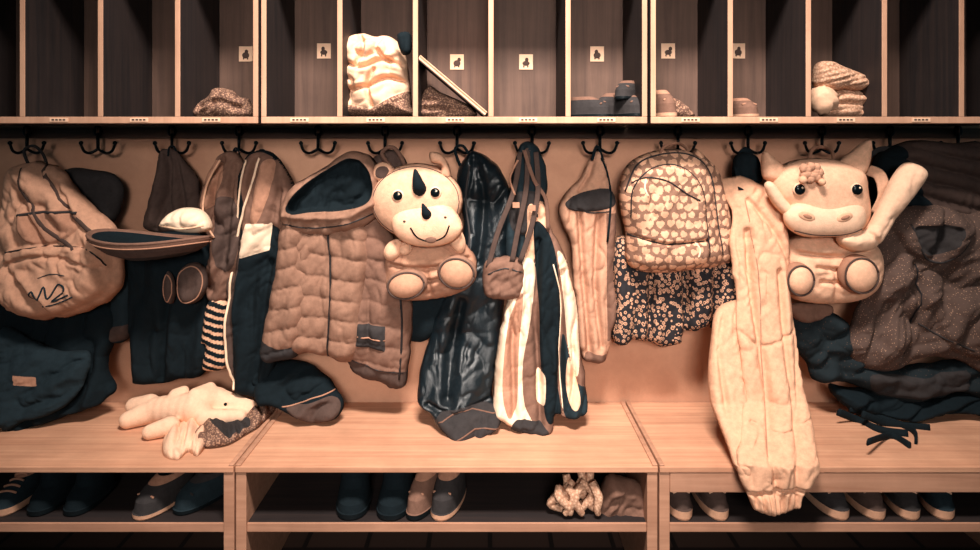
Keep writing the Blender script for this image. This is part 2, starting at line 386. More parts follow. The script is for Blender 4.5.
slab(.003, .006, -.264, -.09, 'peach'); slab(-.004, .003, -.261, -.09, 'cream'); slab(-.007, -.004, -.264, -.09, 'dkbrown'); b.done(.0008)
b = B('folded_scarf'); sheet(b, [(421, 117), (422, 95), (430, 86), (440, 92), (452, 97), (470, 106), (474, 117)], 'knit', Y=-.17, T=.04, R=9, auto=(.012, 8, 30, 80), folds=[([(424, 100), (455, 103)], -.012, 2), ([(424, 109), (465, 111)], -.012, 2)]); b.done()

def outl(L, Wd, n=32, toe=2.3):
    a = np.linspace(0, 2 * np.pi, n, endpoint=False); c = np.cos(a); s_ = np.sin(a)
    y = -np.sign(c) * np.abs(c) ** (2 / toe) * .5; x = np.sign(s_) * np.abs(s_) ** (2 / 2.4) * .5
    x = x * (1 - .16 * (y + .5)) 
    return x * Wd, (y + .5) * L
def shoe(name, x, ytoe, z, L=.17, Wd=.07, H=.07, yaw=0, kind='slipper', ms=('rub_sole', 'brown', 'black'), trim='peach', pivot=.5):
    b = B(name); so, up, inn = ms
    if kind == 'slipper': lv = [(0, .01, .01, .9, so), (.05, 0, 0, 1, so), (.16, 0, 0, 1, so), (.18, .02, .01, .96, up), (.5, .05, .015, .93, up), (.72, .14, .02, .85, up), (.86, .25, .02, .78, up), (1, .38, .02, .72, trim), (1.02, .41, .04, .65, trim), (.98, .43, .06, .58, inn), (.35, .36, .1, .5, inn)]
    elif kind == 'sneaker': lv = [(0, .01, .01, .9, so), (.05, 0, 0, 1, so), (.26, -.01, 0, 1.02, so), (.28, .03, .01, .94, up), (.5, .06, .015, .9, up), (.68, .2, .02, .8, up), (.85, .38, .02, .72, up), (1, .5, .02, .66, trim), (1.03, .52, .04, .6, trim), (.98, .55, .07, .5, inn), (.35, .4, .1, .5, inn)]
    else: lv = [(0, .01, .01, .9, so), (.03, 0, 0, 1, so), (.12, 0, 0, 1, so), (.13, .02, .01, .95, up), (.27, .05, .015, .92, up), (.38, .14, .02, .87, up), (.46, .24, .01, .84, up), (.65, .28, 0, .84, up), (.90, .26, -.02, .88, up), (.91, .25, -.03, .92, trim), (1, .25, -.03, .92, trim), (1.01, .28, 0, .82, trim), (.97, .3, .02, .76, inn), (.5, .3, .05, .74, inn)]
    n = 32; R = np.array(Matrix.Rotation(yaw, 3, 'Z')); rows = []
    org = np.array([x, ytoe, z])
    def loc(V): return (V - np.array([0, pivot * L, 0])) @ R.T + org + np.array([0, pivot * L, 0])
    for (zz, t, h_, w, mt) in lv:
        ox, oy = outl(L * (1 - t - h_), Wd * w, n); oy = oy + t * L
        rows.append(loc(np.stack([ox, oy, np.full(n, zz * H)], 1)))
    for i in range(len(rows) - 1):
        b.add(np.vstack([rows[i], rows[i + 1]]), [(j, (j + 1) % n, n + (j + 1) % n, n + j) for j in range(n)], lv[i + 1][4])
    b.add(rows[-1], [tuple(range(n))], inn); b.add(rows[0], [tuple(range(n))[::-1]], so)
    for q in range(4 if kind == 'sneaker' else 1):
        f = q / 3; yy = L * (.14 + .28 * f if kind != 'boot' else .3); zz = H * (.62 + .27 * f if kind != 'boot' else .36)
        tube(b, [loc(np.array([sx * Wd * (.3 - .03 * q), yy + .004, zz - abs(sx) ** 2 * H * .06 + .004])) for sx in (-1, -.5, 0, .5, 1)], .0026, trim, n=6)
    b.done()
def shx(u, Y): return (u - CX) / sc(Y)
cz = CUB_Z1 + .0005
shoe('slipper', shx(588, -.2), -.27, cz, L=.12, Wd=.055, H=.052, yaw=1.0, ms=('rub_dark', 'umber', 'black'), trim='brown')
shoe('slipper', shx(608, -.12), -.22, cz, L=.12, Wd=.055, H=.065, yaw=-.9, ms=('rub_dark', 'umber', 'black'), trim='brown')
shoe('slipper', shx(627, -.2), -.265, cz, L=.12, Wd=.06, H=.06, yaw=.4, ms=('rub_dark', 'umber', 'black'), trim='brown')
shoe('slipper', shx(628, -.2), -.25, cz + .045, L=.12, Wd=.055, H=.05, yaw=-.5, ms=('rub_dark', 'umber', 'black'), trim='brown')
shoe('slipper', shx(664, -.22), -.26, cz, L=.13, Wd=.05, H=.07, yaw=.2, ms=('rub_sole', 'brown', 'black'), trim='tan')
b = B('folded_scarf'); sheet(b, [(664, 117), (664, 104), (674, 98), (688, 107), (694, 117)], 'knit', Y=-.2, T=.03, R=8, auto=(.01, 8, 12, 60)); b.done()
shoe('slipper', shx(745, -.22), -.26, cz, L=.14, Wd=.062, H=.05, yaw=.1, ms=('rub_sole', 'brown', 'black'), trim='tan')
b = B('knitted_hat')
sheet(b, [(812, 84), (814, 66), (826, 61), (845, 68), (862, 76), (868, 84), (856, 92), (842, 90), (826, 92)], 'knit_light', Y=-.19, T=.05, R=12, auto=(.011, 8, 40, 80), quilt=(5, 15, .009), step=1)
ell(b, W(822, 99, -.20), (.035, .037, .037), 'cream', bumpy=.5); b.done()
b = B('wool_scarf')
sheet(b, [(820, 117.5), (826, 92), (846, 88), (862, 96), (866, 117.5)], 'knit_light', Y=-.16, T=.05, R=10, auto=(.012, 8, 30, 90), quilt=(7, 0, .009)); b.done()

# ---------------------------------------------------------------- hanging things, left to right
b = B('dark_jacket')
sheet(b, [(55, 178), (72, 168), (95, 170), (114, 174), (124, 188), (120, 212), (108, 226), (80, 224), (60, 212)], 'umber', Y=-.06, T=.03, auto=(.01, 14, 30, 20))
sheet(b, [(2, 295), (45, 296), (90, 300), (119, 306), (116, 335), (108, 365), (116, 388), (100, 404), (70, 414), (40, 424), (5, 428)], 'black', Y=[(300, -.06), (380, -.09), (428, -.165)], T=.04, auto=(.018, 22, 60, 15))
at = sheet(b, [(0, 330), (30, 338), (60, 350), (88, 352), (84, 385), (60, 410), (30, 420), (0, 424)], 'teal', Y=[(330, -.11), (428, -.19)], T=.03, auto=(.016, 18, 40, 60), panels=[([(20, 372), (42, 374), (41, 384), (20, 382)], 'tan', 0, 1)])
b.done()
b = B('drawstring_backpack')
at = sheet(b, [(8, 178), (22, 164), (45, 162), (62, 168), (80, 190), (98, 208), (116, 226), (124, 255), (123, 284), (108, 302), (85, 312), (55, 318), (28, 315), (8, 300), (4, 240)], 'bag', Y=-.12, T=.07, R=26, auto=(.02, 16, 50, -25), wk=.008,
     panels=[([(22, 250), (60, 243), (104, 246), (118, 262), (117, 284), (96, 300), (60, 312), (22, 306)], 'bag', .016), ([(36, 212), (62, 208), (84, 210), (92, 224), (70, 240), (42, 236)], 'tan', .01)],
     folds=[([(20, 175), (45, 215), (60, 240)], -.018, 3), ([(60, 175), (75, 205), (108, 238)], -.015, 3), ([(20, 262), (60, 252), (112, 264)], -.012, 2), ([(30, 165), (35, 190), (28, 215)], -.015, 3)])
for pl in ([(30, 168), (44, 200), (62, 226), (90, 246)], [(50, 165), (70, 198), (96, 222), (112, 236)]): onsurf(b, at, pl, .006, 'dkbrown', flat=.35)
onsurf(b, at, [(36, 213), (60, 210), (90, 211)], .004, 'umber')
onsurf(b, at, [(22, 249), (60, 243), (104, 246), (117, 262)], .0022, 'zip_dark')
onsurf(b, at, [(52, 292), (56, 284), (62, 292), (66, 280), (71, 291), (78, 278), (84, 284), (74, 294), (88, 288)], .0024, 'teal')
onsurf(b, at, [(58, 298), (75, 297), (92, 290)], .002, 'teal'); onsurf(b, at, [(60, 272), (72, 268), (84, 270)], .0014, 'teal')
ptube(b, [(34, 175), (24, 152), (34, 146), (44, 156), (48, 172)], [-.15, -.09, -.07, -.09, -.15], .004, 'umber'); b.done()

b = B('folded_jacket'); at = sheet(b, [(158, 156), (166, 149), (177, 150), (188, 164), (199, 180), (201, 205), (198, 230), (150, 230), (146, 214), (154, 190)], 'dkbrown', Y=-.055, T=.03, auto=(.018, 16, 60, -10), folds=[([(170, 152), (172, 190), (160, 228)], -.016, 3), ([(178, 156), (186, 195), (184, 230)], -.016, 3)])
loop(b, 172, 150, hv=146); b.done()
b = B('snow_trousers')
at = sheet(b, [(126, 238), (170, 232), (206, 236), (214, 262), (210, 310), (214, 350), (204, 374), (176, 380), (150, 384), (134, 380), (130, 340), (128, 290)], 'black', Y=-.08, T=.035, auto=(.016, 18, 90, 0), folds=[([(172, 300), (168, 340), (164, 382)], -.02, 4)])
sheet(b, [(108, 252), (128, 250), (134, 280), (132, 334), (110, 340), (112, 300)], 'teal', Y=-.07, T=.03, R=9, panels=[([(108, 326), (134, 322), (133, 337), (108, 342)], 'dkbrown', .004, 1)])
b.done()
b = B('upturned_hat')
c = W(150, 237, -.20); a = np.linspace(0, 2 * np.pi, 56, endpoint=False); n = 56
prof = [(1.0, 0, 'brown'), (1.02, -.004, 'brown'), (1.0, -.010, 'brown'), (.92, -.022, 'dkbrown'), (.78, -.036, 'dkbrown'), (.55, -.046, 'umber'), (.1, -.05, 'umber')]
prof_in = [(.97, .001, 'brown'), (.93, -.003, 'brown'), (.86, -.012, 'black'), (.6, -.03, 'black'), (.1, -.036, 'black')]
for pf in (prof, prof_in):
    pr_ = None
    for (r_, z_, mt) in pf:
        V = np.stack([c[0] + .152 * r_ * np.cos(a) , c[1] + .085 * r_ * np.sin(a), c[2] + z_ + .008 * np.cos(a * 2 + .6) - .006 * np.cos(a)], 1)
        if pr_ is not None: b.add(np.vstack([pr_, V]), [(j, (j + 1) % n, n + (j + 1) % n, n + j) for j in range(n)], mt)
        elif pf is prof: rim0 = V
        else: b.add(np.vstack([rim0, V]), [(j, (j + 1) % n, n + (j + 1) % n, n + j) for j in range(n)], mt)
        pr_ = V
    b.add(pr_, [tuple(range(n))], mt)
tube(b, [rim0[i % n] for i in range(0, n + 1)], .004, 'brown', sm=False)
tube(b, [rim0[i % n] * np.array([1, 1, 1]) + np.array([0, 0, -.012]) for i in range(0, n + 1)], .0018, 'tan', sm=False); b.done()
b = B('sun_cap'); at = sheet(b, [(163, 226), (168, 215), (182, 208), (200, 209), (210, 218), (211, 230), (190, 233)], 'white', Y=-.2, T=.05, R=14, auto=(.008, 10, 20, 30)); onsurf(b, at, [(166, 224), (188, 227), (209, 224)], .003, 'cream'); b.done()
b = B('mitten')
at = sheet(b, [(178, 282), (182, 268), (195, 262), (205, 268), (208, 284), (202, 298), (190, 304), (181, 298)], 'dkbrown', Y=-.14, T=.03, R=10); onsurf(b, at, [(181, 284), (184, 271), (195, 265), (204, 272), (205, 285), (200, 296), (190, 301), (183, 296), (181, 284)], .0018, 'tan'); b.done()
b = B('mitten')
at = sheet(b, [(164, 280), (168, 271), (174, 278), (176, 292), (173, 303), (167, 302), (163, 292)], 'dkbrown', Y=-.13, T=.02, R=6); onsurf(b, at, [(165, 281), (168, 274), (173, 280), (174, 292), (171, 300), (167, 299), (165, 290), (165, 281)], .0016, 'tan'); b.done()

b = B('hooded_sweater')
at = sheet(b, [(214, 164), (226, 152), (238, 153), (248, 170), (254, 200), (250, 235), (242, 268), (232, 298), (214, 302), (206, 285), (210, 245), (203, 222), (198, 204), (206, 182)], 'brown', Y=-.09, T=.045, auto=(.02, 15, 60, 12), wk=.008,
   panels=[([(222, 200), (244, 205), (240, 262), (222, 262)], 'dkbrown', .004), ([(212, 170), (222, 160), (228, 180), (216, 205), (205, 205)], 'tan', .006)], folds=[([(226, 158), (220, 190), (212, 230), (214, 290)], -.02, 3), ([(238, 165), (236, 210), (228, 260)], -.015, 3)])
ptube(b, [(220, 160), (207, 185), (203, 215), (214, 238)], -.14, .003, 'peach')
loop(b, 236, 156); sheet(b, [(210, 300), (229, 303), (226, 335), (229, 350), (226, 368), (204, 368), (207, 345), (202, 340)], 'peach', Y=-.1, T=.03, R=8, auto=(.004, 10, 20, 0), step=1, mask=[(lambda u, v: ((v - .35 * u) % 8) < 4.6, 'black')])
b.done()
b = B('sports_jacket')
at = sheet(b, [(240, 170), (250, 154), (264, 150), (280, 160), (292, 178), (300, 198), (294, 235), (290, 280), (282, 325), (274, 372), (272, 398), (250, 396), (234, 388), (228, 350), (226, 315), (232, 262), (238, 215)], 'black', Y=-.1, T=.045, auto=(.018, 18, 80, 8), wk=.007,
   panels=[([(246, 164), (262, 152), (282, 164), (297, 196), (291, 228), (272, 222), (248, 228), (248, 195)], 'brown', .004), ([(266, 165), (278, 162), (276, 190), (264, 220), (257, 215)], 'tan', .006), ([(252, 222), (276, 221), (274, 248), (246, 256), (244, 250)], 'white', .005, 1), ([(236, 235), (247, 240), (238, 300), (236, 380), (230, 380), (228, 300)], 'dkbrown', 0)],
   folds=[([(262, 158), (250, 200), (241, 240), (234, 300), (236, 380)], -.015, 3), ([(275, 260), (266, 320), (258, 380)], -.022, 4), ([(285, 190), (282, 230)], -.012, 3)])
onsurf(b, at, [(263, 158), (256, 185), (247, 212), (240, 238), (234, 280), (230, 320), (230, 350), (234, 372), (238, 386)], .0034, 'zip', off=.003)
onsurf(b, at, [(250, 160), (246, 190), (240, 225), (234, 262)], .0026, 'zip', off=.002)
loop(b, 262, 153, hv=150); b.done()
b = B('rain_trousers')
at = sheet(b, [(255, 366), (282, 360), (308, 362), (328, 376), (342, 396), (343, 410), (330, 419), (312, 422), (294, 414), (276, 405), (258, 402)], 'black', Y=[(360, -.07), (395, -.12), (422, -.15)], T=.035, auto=(.016, 16, 40, 50),
   panels=[([(290, 404), (310, 398), (332, 392), (342, 402), (336, 415), (312, 421)], 'dkbrown', .006)])
onsurf(b, at, [(286, 402), (300, 400), (318, 392), (336, 388)], .002, 'tan'); b.done()

b = B('quilted_parka')
at0 = sheet(b, [(340, 225), (378, 210), (398, 245), (408, 285), (413, 320), (408, 365), (402, 388), (380, 382), (352, 370), (345, 330)], 'brown', Y=-.11, T=.05, R=14, quilt=(20, -14, .008), auto=(.012, 24, 70, 0), wk=.005,
   panels=[([(352, 355), (380, 364), (408, 370), (402, 390), (350, 374)], 'dkbrown', -.006), ([(362, 318), (388, 322), (388, 346), (360, 340)], 'umber', .01, 1)])
onsurf(b, at0, [(362, 330), (388, 335)], .002, 'tan'); onsurf(b, at0, [(400, 270), (404, 320), (401, 375)], .003, 'zip_dark')
onsurf(b, at0, [(352, 355), (380, 364), (408, 370)], .0016, 'zip_dark')
at = sheet(b, [(292, 215), (330, 208), (365, 212), (374, 245), (368, 290), (362, 350), (345, 360), (318, 352), (296, 352), (286, 330), (290, 280)], 'mid', Y=-.12, T=.055, R=14, quilt=(20, -9, .009), auto=(.012, 24, 80, 0), wk=.005,
   folds=[([(330, 220), (334, 280), (330, 352)], -.012, 2)])
onsurf(b, at, [(331, 222), (335, 280), (331, 352)], .0025, 'zip_dark', off=.004)
sheet(b, [(283, 222), (304, 216), (318, 236), (316, 270), (312, 305), (302, 350), (286, 360), (266, 359), (260, 348), (268, 312), (276, 275)], 'mid', Y=-.135, T=.05, R=13, quilt=(19, 12, .009), auto=(.012, 20, 80, 10), wk=.005, panels=[([(262, 338), (286, 344), (303, 342), (300, 362), (258, 362)], 'umber', 0)])
at = sheet(b, [(282, 210), (288, 192), (310, 176), (332, 162), (352, 152), (372, 158), (382, 178), (384, 205), (372, 224), (348, 232), (318, 236), (292, 232), (283, 222)], 'mid', Y=-.14, T=.06, R=12, auto=(.014, 14, 30, 30), wk=.006,
   panels=[([(294, 202), (312, 182), (336, 166), (354, 158), (370, 166), (376, 186), (370, 202), (345, 209), (318, 210), (296, 212)], 'black', -.03)],
   folds=[([(290, 214), (320, 216), (352, 214), (378, 202)], .012, 3)])
onsurf(b, at, [(288, 222), (318, 226), (350, 222), (376, 212)], .002, 'zip_dark')
loop(b, 350, 160, hv=158, Y=-.1); b.done()
b = B('child_fleece')
sheet(b, [(398, 285), (450, 290), (446, 318), (432, 336), (418, 342), (404, 332)], 'black', Y=-.08, T=.03); sheet(b, [(372, 160), (392, 150), (406, 160), (404, 180), (380, 184)], 'dkbrown', Y=-.07, T=.03); b.done()

def foot(b, u, v, Y, rx, ry, rim='plush_dark', pad='plush', tilt=0, dp=.035):
    k = sc(Y); c = W(u, v, Y)
    ell(b, c, (rx / k, dp, ry / k), rim, rot=(0, tilt, 0)); ell(b, c + np.array([0, -dp * .35, 0]), (rx / k * .86, dp * .82, ry / k * .86), pad, rot=(0, tilt, 0))
    a = np.linspace(0, 2 * np.pi, 33); ct, st = math.cos(tilt), math.sin(tilt)
    if rx > 12: tube(b, [c + np.array([ct * rx / k * .86 * math.cos(t) + st * ry / k * .86 * math.sin(t), -dp * .66, -st * rx / k * .86 * math.cos(t) + ct * ry / k * .86 * math.sin(t)]) for t in a], .0026, 'dkbrown', sm=False, n=6)
def oval(cx, cy, rx, ry, n=14, rot=0):
    return [(cx + rx * math.cos(t) * math.cos(rot) - ry * math.sin(t) * math.sin(rot), cy + rx * math.cos(t) * math.sin(rot) + ry * math.sin(t) * math.cos(rot)) for t in np.linspace(0, 2 * math.pi, n, endpoint=False)]
def eye(b, at, u, v, r, ring=1.35):
    p_ = at(u, v, .0); ell(b, p_, (r * ring, .006, r * ring), 'plush_light', nu=20); ell(b, p_ + np.array([0, -.004, 0]), (r, .006, r), 'eye_black', nu=20)
    ell(b, p_ + np.array([r * .3, -.0095, r * .35]), (r * .2, .002, r * .2), 'white', nu=10, nv=6)

b = B('rhino_plush_backpack')
at = sheet(b, [(388, 250), (402, 240), (430, 236), (452, 236), (468, 246), (477, 262), (472, 284), (456, 294), (432, 299), (406, 300), (388, 292), (384, 270)], 'plush_dark', Y=-.13, T=.055, R=22, auto=(.006, 18, 30, 80),
   folds=[([(392, 262), (428, 266), (468, 256)], -.018, 2.5), ([(400, 275), (430, 278), (462, 268)], -.014, 2.5), ([(428, 268), (432, 296)], -.014, 3)], panels=[(oval(430, 260, 26, 18), 'plush_pad', .008)])
foot(b, 407, 284, -.185, 21, 15, tilt=-.15, rim='mid', pad='plush_pad'); foot(b, 457, 272, -.185, 20, 17, tilt=.2, rim='mid', pad='plush_pad')
foot(b, 394, 250, -.17, 9, 12, rim='plush', tilt=.7, dp=.022); foot(b, 405, 249, -.175, 7, 7, rim='plush_light', dp=.02); foot(b, 457, 240, -.17, 8, 14, rim='plush', tilt=-.3, dp=.022)
at = sheet(b, oval(417, 201, 46, 38, 20), 'rhino_fur', Y=-.165, T=.06, R=36, auto=None, step=1.2)
o_ = oval(417, 201, 42.5, 34.5, 20); onsurf(b, at, o_ + [o_[0]], .0014, 'dkbrown')
mz = sheet(b, [(392, 218), (402, 208), (420, 204), (442, 203), (456, 212), (463, 228), (454, 241), (432, 247), (408, 244), (394, 233)], 'plush', Y=-.205, T=.035, R=20, auto=None, step=1.2)
onsurf(b, mz, [(412, 226), (419, 236), (432, 240), (445, 235), (450, 224)], .0022, 'eye_black'); ell(b, mz(432, 238), (.014, .004, .009), 'brown')
for p_ in ((406, 220), (446, 216)): ell(b, mz(*p_), (.004, .003, .003), 'dkbrown', nu=10, nv=6)
eye(b, at, 401, 194, .012, 1.3); eye(b, at, 437, 191, .012, 1.3)
def horn(b, u0, v0, Y, r, L, mat):
    c = W(u0, v0, Y); tube(b, [c, c + np.array([-.002, -.45 * L, .35 * L]), c + np.array([-.006, -.65 * L, .95 * L]), c + np.array([-.010, -.7 * L, 1.5 * L])], [r, r * .85, r * .55, r * .12], mat, n=14)
horn(b, 420, 190, -.213, .019, .036, 'black'); horn(b, 427, 215, -.232, .013, .02, 'black')
sheet(b, [(373, 178), (375, 165), (386, 162), (395, 170), (386, 182)], 'rhino_fur', Y=-.17, T=.02, R=7, auto=None, panels=[([(377, 176), (378, 168), (386, 166), (390, 171), (384, 178)], 'dkbrown', 0)], step=1)
sheet(b, [(431, 162), (430, 152), (441, 154), (449, 165), (450, 178), (439, 176), (441, 166)], 'rhino_fur', Y=-.175, T=.02, R=6, auto=None, step=1)
ptube(b, [(406, 168), (398, 152), (390, 147), (382, 154), (390, 166)], [-.15, -.1, -.075, -.1, -.15], .006, 'brown')
b.done()

b = B('waterproof_trousers')
at = sheet(b, [(460, 168), (468, 153), (480, 152), (496, 164), (509, 186), (512, 215), (509, 260), (505, 300), (500, 340), (494, 370), (492, 396), (499, 410), (499, 426), (484, 437), (462, 440), (442, 432), (430, 414), (417, 402), (420, 372), (430, 335), (440, 296), (456, 262), (464, 225), (458, 190)], 'gloss_black',
   Y=[(150, -.075), (330, -.09), (395, -.14), (440, -.215)], T=.04, R=13, auto=(.020, 20, 80, 10), wk=.006, folds=[([(462, 300), (452, 350), (448, 398)], -.025, 5), ([(430, 402), (455, 410), (492, 398)], -.02, 4), ([(476, 160), (484, 200), (478, 260)], -.018, 4)],
   panels=[([(438, 412), (466, 402), (496, 404), (498, 428), (466, 440), (446, 432)], 'umber', .01)])
onsurf(b, at, [(440, 416), (466, 406), (497, 409)], .0022, 'brown'); onsurf(b, at, [(452, 436), (475, 424), (498, 424)], .002, 'brown')
onsurf(b, at, [(470, 165), (466, 200), (470, 240), (458, 280)], .003, 'umber')
ptube(b, [(462, 170), (455, 150), (463, 146), (472, 160)], -.075, .004, 'black'); b.done()

b = B('messenger_bag')
at = sheet(b, [(514, 168), (520, 146), (532, 142), (542, 156), (547, 185), (543, 215), (538, 250), (526, 268), (508, 262), (504, 235), (508, 200)], 'teal', Y=-.09, T=.04, auto=(.016, 12, 60, 0), panels=[([(510, 196), (530, 190), (540, 200), (534, 230), (512, 228)], 'umber', .008)])
at2 = sheet(b, [(484, 262), (500, 256), (520, 258), (525, 272), (521, 296), (500, 299), (484, 293)], 'brown', Y=-.12, T=.04, R=9, auto=(.008, 10, 20, 0), wk=.003, quilt=(8, 30, .004))
onsurf(b, at2, [(488, 272), (504, 266), (522, 270)], .002, 'zip_dark')
for pl in ([(520, 152), (514, 190), (498, 232), (488, 268)], [(528, 148), (526, 190), (518, 230), (512, 262)], [(536, 152), (538, 190), (532, 225), (520, 262)]): ribbon(b, pl, [-.13, -.15, -.15, -.15], .014, 'dkbrown')
ribbon(b, [(524, 150), (534, 180), (546, 200), (548, 230)], [-.14, -.15, -.14, -.13], .01, 'brown')
ptube(b, [(518, 160), (510, 178), (515, 195)], -.15, .003, 'tan')
for p_ in ((516, 205), (532, 208)): box(b, *(lambda w: (w[0] - .009, w[0] + .009, w[1] - .004, w[1] + .003, w[2] - .007, w[2] + .007))(W(p_[0], p_[1], -.157)), 'tan')
loop(b, 532, 150, hv=146); b.done()
b = B('striped_trousers')
at = sheet(b, [(518, 205), (542, 200), (552, 228), (566, 262), (576, 300), (581, 345), (586, 385), (585, 412), (568, 417), (556, 411), (553, 430), (536, 435), (516, 430), (498, 419), (492, 408), (494, 370), (502, 320), (514, 275), (520, 240)], 'brown',
   Y=[(200, -.1), (380, -.12), (435, -.195)], T=.04, R=10, auto=(.018, 13, 90, 4), wk=.006, step=1.2,
   panels=[([(518, 205), (542, 202), (546, 232), (530, 262), (516, 258)], 'peach', 0), ([(516, 262), (534, 262), (531, 310), (522, 360), (524, 400), (534, 424), (504, 420), (491, 408), (494, 365), (504, 310)], 'white', .004), ([(508, 320), (522, 290), (518, 350), (516, 400), (508, 412), (502, 380)], 'tan', 0), ([(516, 414), (536, 417), (548, 428), (536, 436), (512, 430)], 'umber', .004),
    ([(533, 225), (547, 230), (556, 262), (560, 320), (556, 370), (560, 414), (545, 414), (540, 360), (538, 300)], 'black', .006), ([(556, 250), (566, 262), (576, 305), (578, 355), (574, 372), (566, 340), (562, 290)], 'white', .003), ([(562, 330), (572, 372), (584, 385), (586, 412), (566, 416), (560, 380)], 'teal', .003), ([(566, 352), (574, 372), (578, 398), (570, 402), (564, 380)], 'cream', 0), ([(536, 368), (544, 372), (543, 400), (536, 396)], 'white', 0)],
   folds=[([(538, 240), (536, 320), (540, 420)], -.024, 3), ([(562, 270), (560, 340), (562, 410)], -.02, 3), ([(520, 270), (512, 340), (514, 410)], -.018, 3)])
onsurf(b, at, [(552, 262), (560, 300), (558, 350), (562, 410)], .002, 'zip'); b.done()

b = B('light_coat')
at = sheet(b, [(580, 176), (589, 158), (597, 150), (604, 162), (610, 182), (616, 215), (615, 262), (617, 300), (612, 335), (603, 360), (582, 358), (577, 325), (573, 280), (571, 245), (562, 226), (557, 206), (568, 190)], 'bag', Y=-.085, T=.04, auto=(.016, 18, 110, 0), wk=.006, step=1.2, R=9,
   panels=[([(564, 202), (580, 192), (606, 188), (614, 202), (596, 210), (572, 210)], 'umber', .006), ([(604, 212), (620, 212), (620, 330), (606, 340)], 'brown', 0, 1), ([(584, 350), (606, 352), (604, 362), (582, 360)], 'brown', 0, 1)],
   folds=[([(578, 212), (582, 270), (588, 350)], -.024, 3), ([(598, 215), (594, 280), (600, 345)], -.02, 3), ([(592, 162), (588, 175), (578, 190)], -.014, 2)])
onsurf(b, at, [(566, 206), (590, 212), (608, 210)], .002, 'umber'); ptube(b, [(592, 160), (597, 146), (603, 160)], [-.11, -.075, -.11], .004, 'black'); 
onsurf(b, at, [(600, 158), (608, 186), (605, 240)], .003, 'black', off=.002); b.done()

b = B('floral_dress')
at = sheet(b, [(614, 240), (650, 240), (700, 240), (736, 245), (740, 290), (738, 328), (722, 332), (706, 326), (692, 331), (682, 330), (677, 342), (662, 346), (648, 341), (634, 338), (622, 343), (611, 338), (613, 300)], 'flowers', Y=-.085, T=.05, auto=(.018, 24, 130, 0), R=10,
   folds=[([(648, 262), (646, 338)], -.03, 4), ([(682, 262), (682, 326)], -.03, 4), ([(712, 262), (710, 324)], -.02, 4)])
b.done()

rs = np.random.RandomState(4); hearts = []
for i in range(15):
    for j in range(16):
        hearts.append((612 + i * 8.8 + (j % 2) * 4.4 + rs.uniform(-1.6, 1.6), 146 + j * 8.4 + rs.uniform(-1.4, 1.4), rs.uniform(2.6, 3.9), rs.uniform(-.7, .7)))
def hm(u, v):
    r = np.zeros(u.shape, bool)
    for hx, hy, s_, an in hearts:
        x = (u - hx) / s_; y = -(v - hy) / s_; X = x * math.cos(an) + y * math.sin(an); Y_ = -x * math.sin(an) + y * math.cos(an)
        r |= ((X * X + Y_ * Y_ - 1) ** 3 - X * X * Y_ ** 3) < 0
    return r
b = B('heart_print_backpack')
at = sheet(b, [(690, 156), (708, 160), (720, 176), (727, 205), (733, 240), (733, 256), (722, 264), (704, 268), (690, 268)], 'mid', Y=-.11, T=.05, R=14, auto=(.006, 14, 40, 0), step=.8, mask=[(hm, 'peach')])
at = sheet(b, [(619, 186), (626, 166), (644, 154), (668, 149), (690, 152), (705, 164), (712, 186), (716, 220), (721, 250), (714, 264), (690, 269), (662, 272), (638, 270), (626, 260), (625, 232), (620, 208)], 'mid', Y=-.13, T=.075, R=20, auto=(.007, 25, 40, 0), step=.8, mask=[(hm, 'peach')], wk=.003,
   panels=[([(628, 188), (642, 170), (664, 164), (682, 172), (694, 190), (698, 222), (700, 252), (690, 264), (650, 266), (632, 258), (628, 228)], None, .014)],
   folds=[([(626, 232), (660, 240), (700, 236)], -.012, 1.8), ([(660, 245), (662, 266)], -.006, 3)])
onsurf(b, at, [(627, 215), (628, 188), (642, 170), (664, 164), (682, 172), (694, 190), (698, 222), (700, 252)], .0026, 'zip_dark', dens=6)
onsurf(b, at, [(627, 182), (640, 176), (660, 180), (678, 192), (690, 198)], .0022, 'zip_dark')
onsurf(b, at, [(626, 233), (660, 240), (699, 237)], .0024, 'zip_dark'); onsurf(b, at, [(622, 190), (632, 166), (650, 156), (675, 153), (694, 160), (706, 180), (712, 220), (717, 252)], .0028, 'umber')
onsurf(b, at, [(639, 178), (637, 186), (640, 194)], .0022, 'zip'); onsurf(b, at, [(686, 238), (690, 245), (688, 252)], .0022, 'zip')
ptube(b, [(660, 155), (664, 147), (676, 143), (686, 148), (688, 157)], [-.17, -.13, -.08, -.13, -.17], .004, 'tan')
b.done()

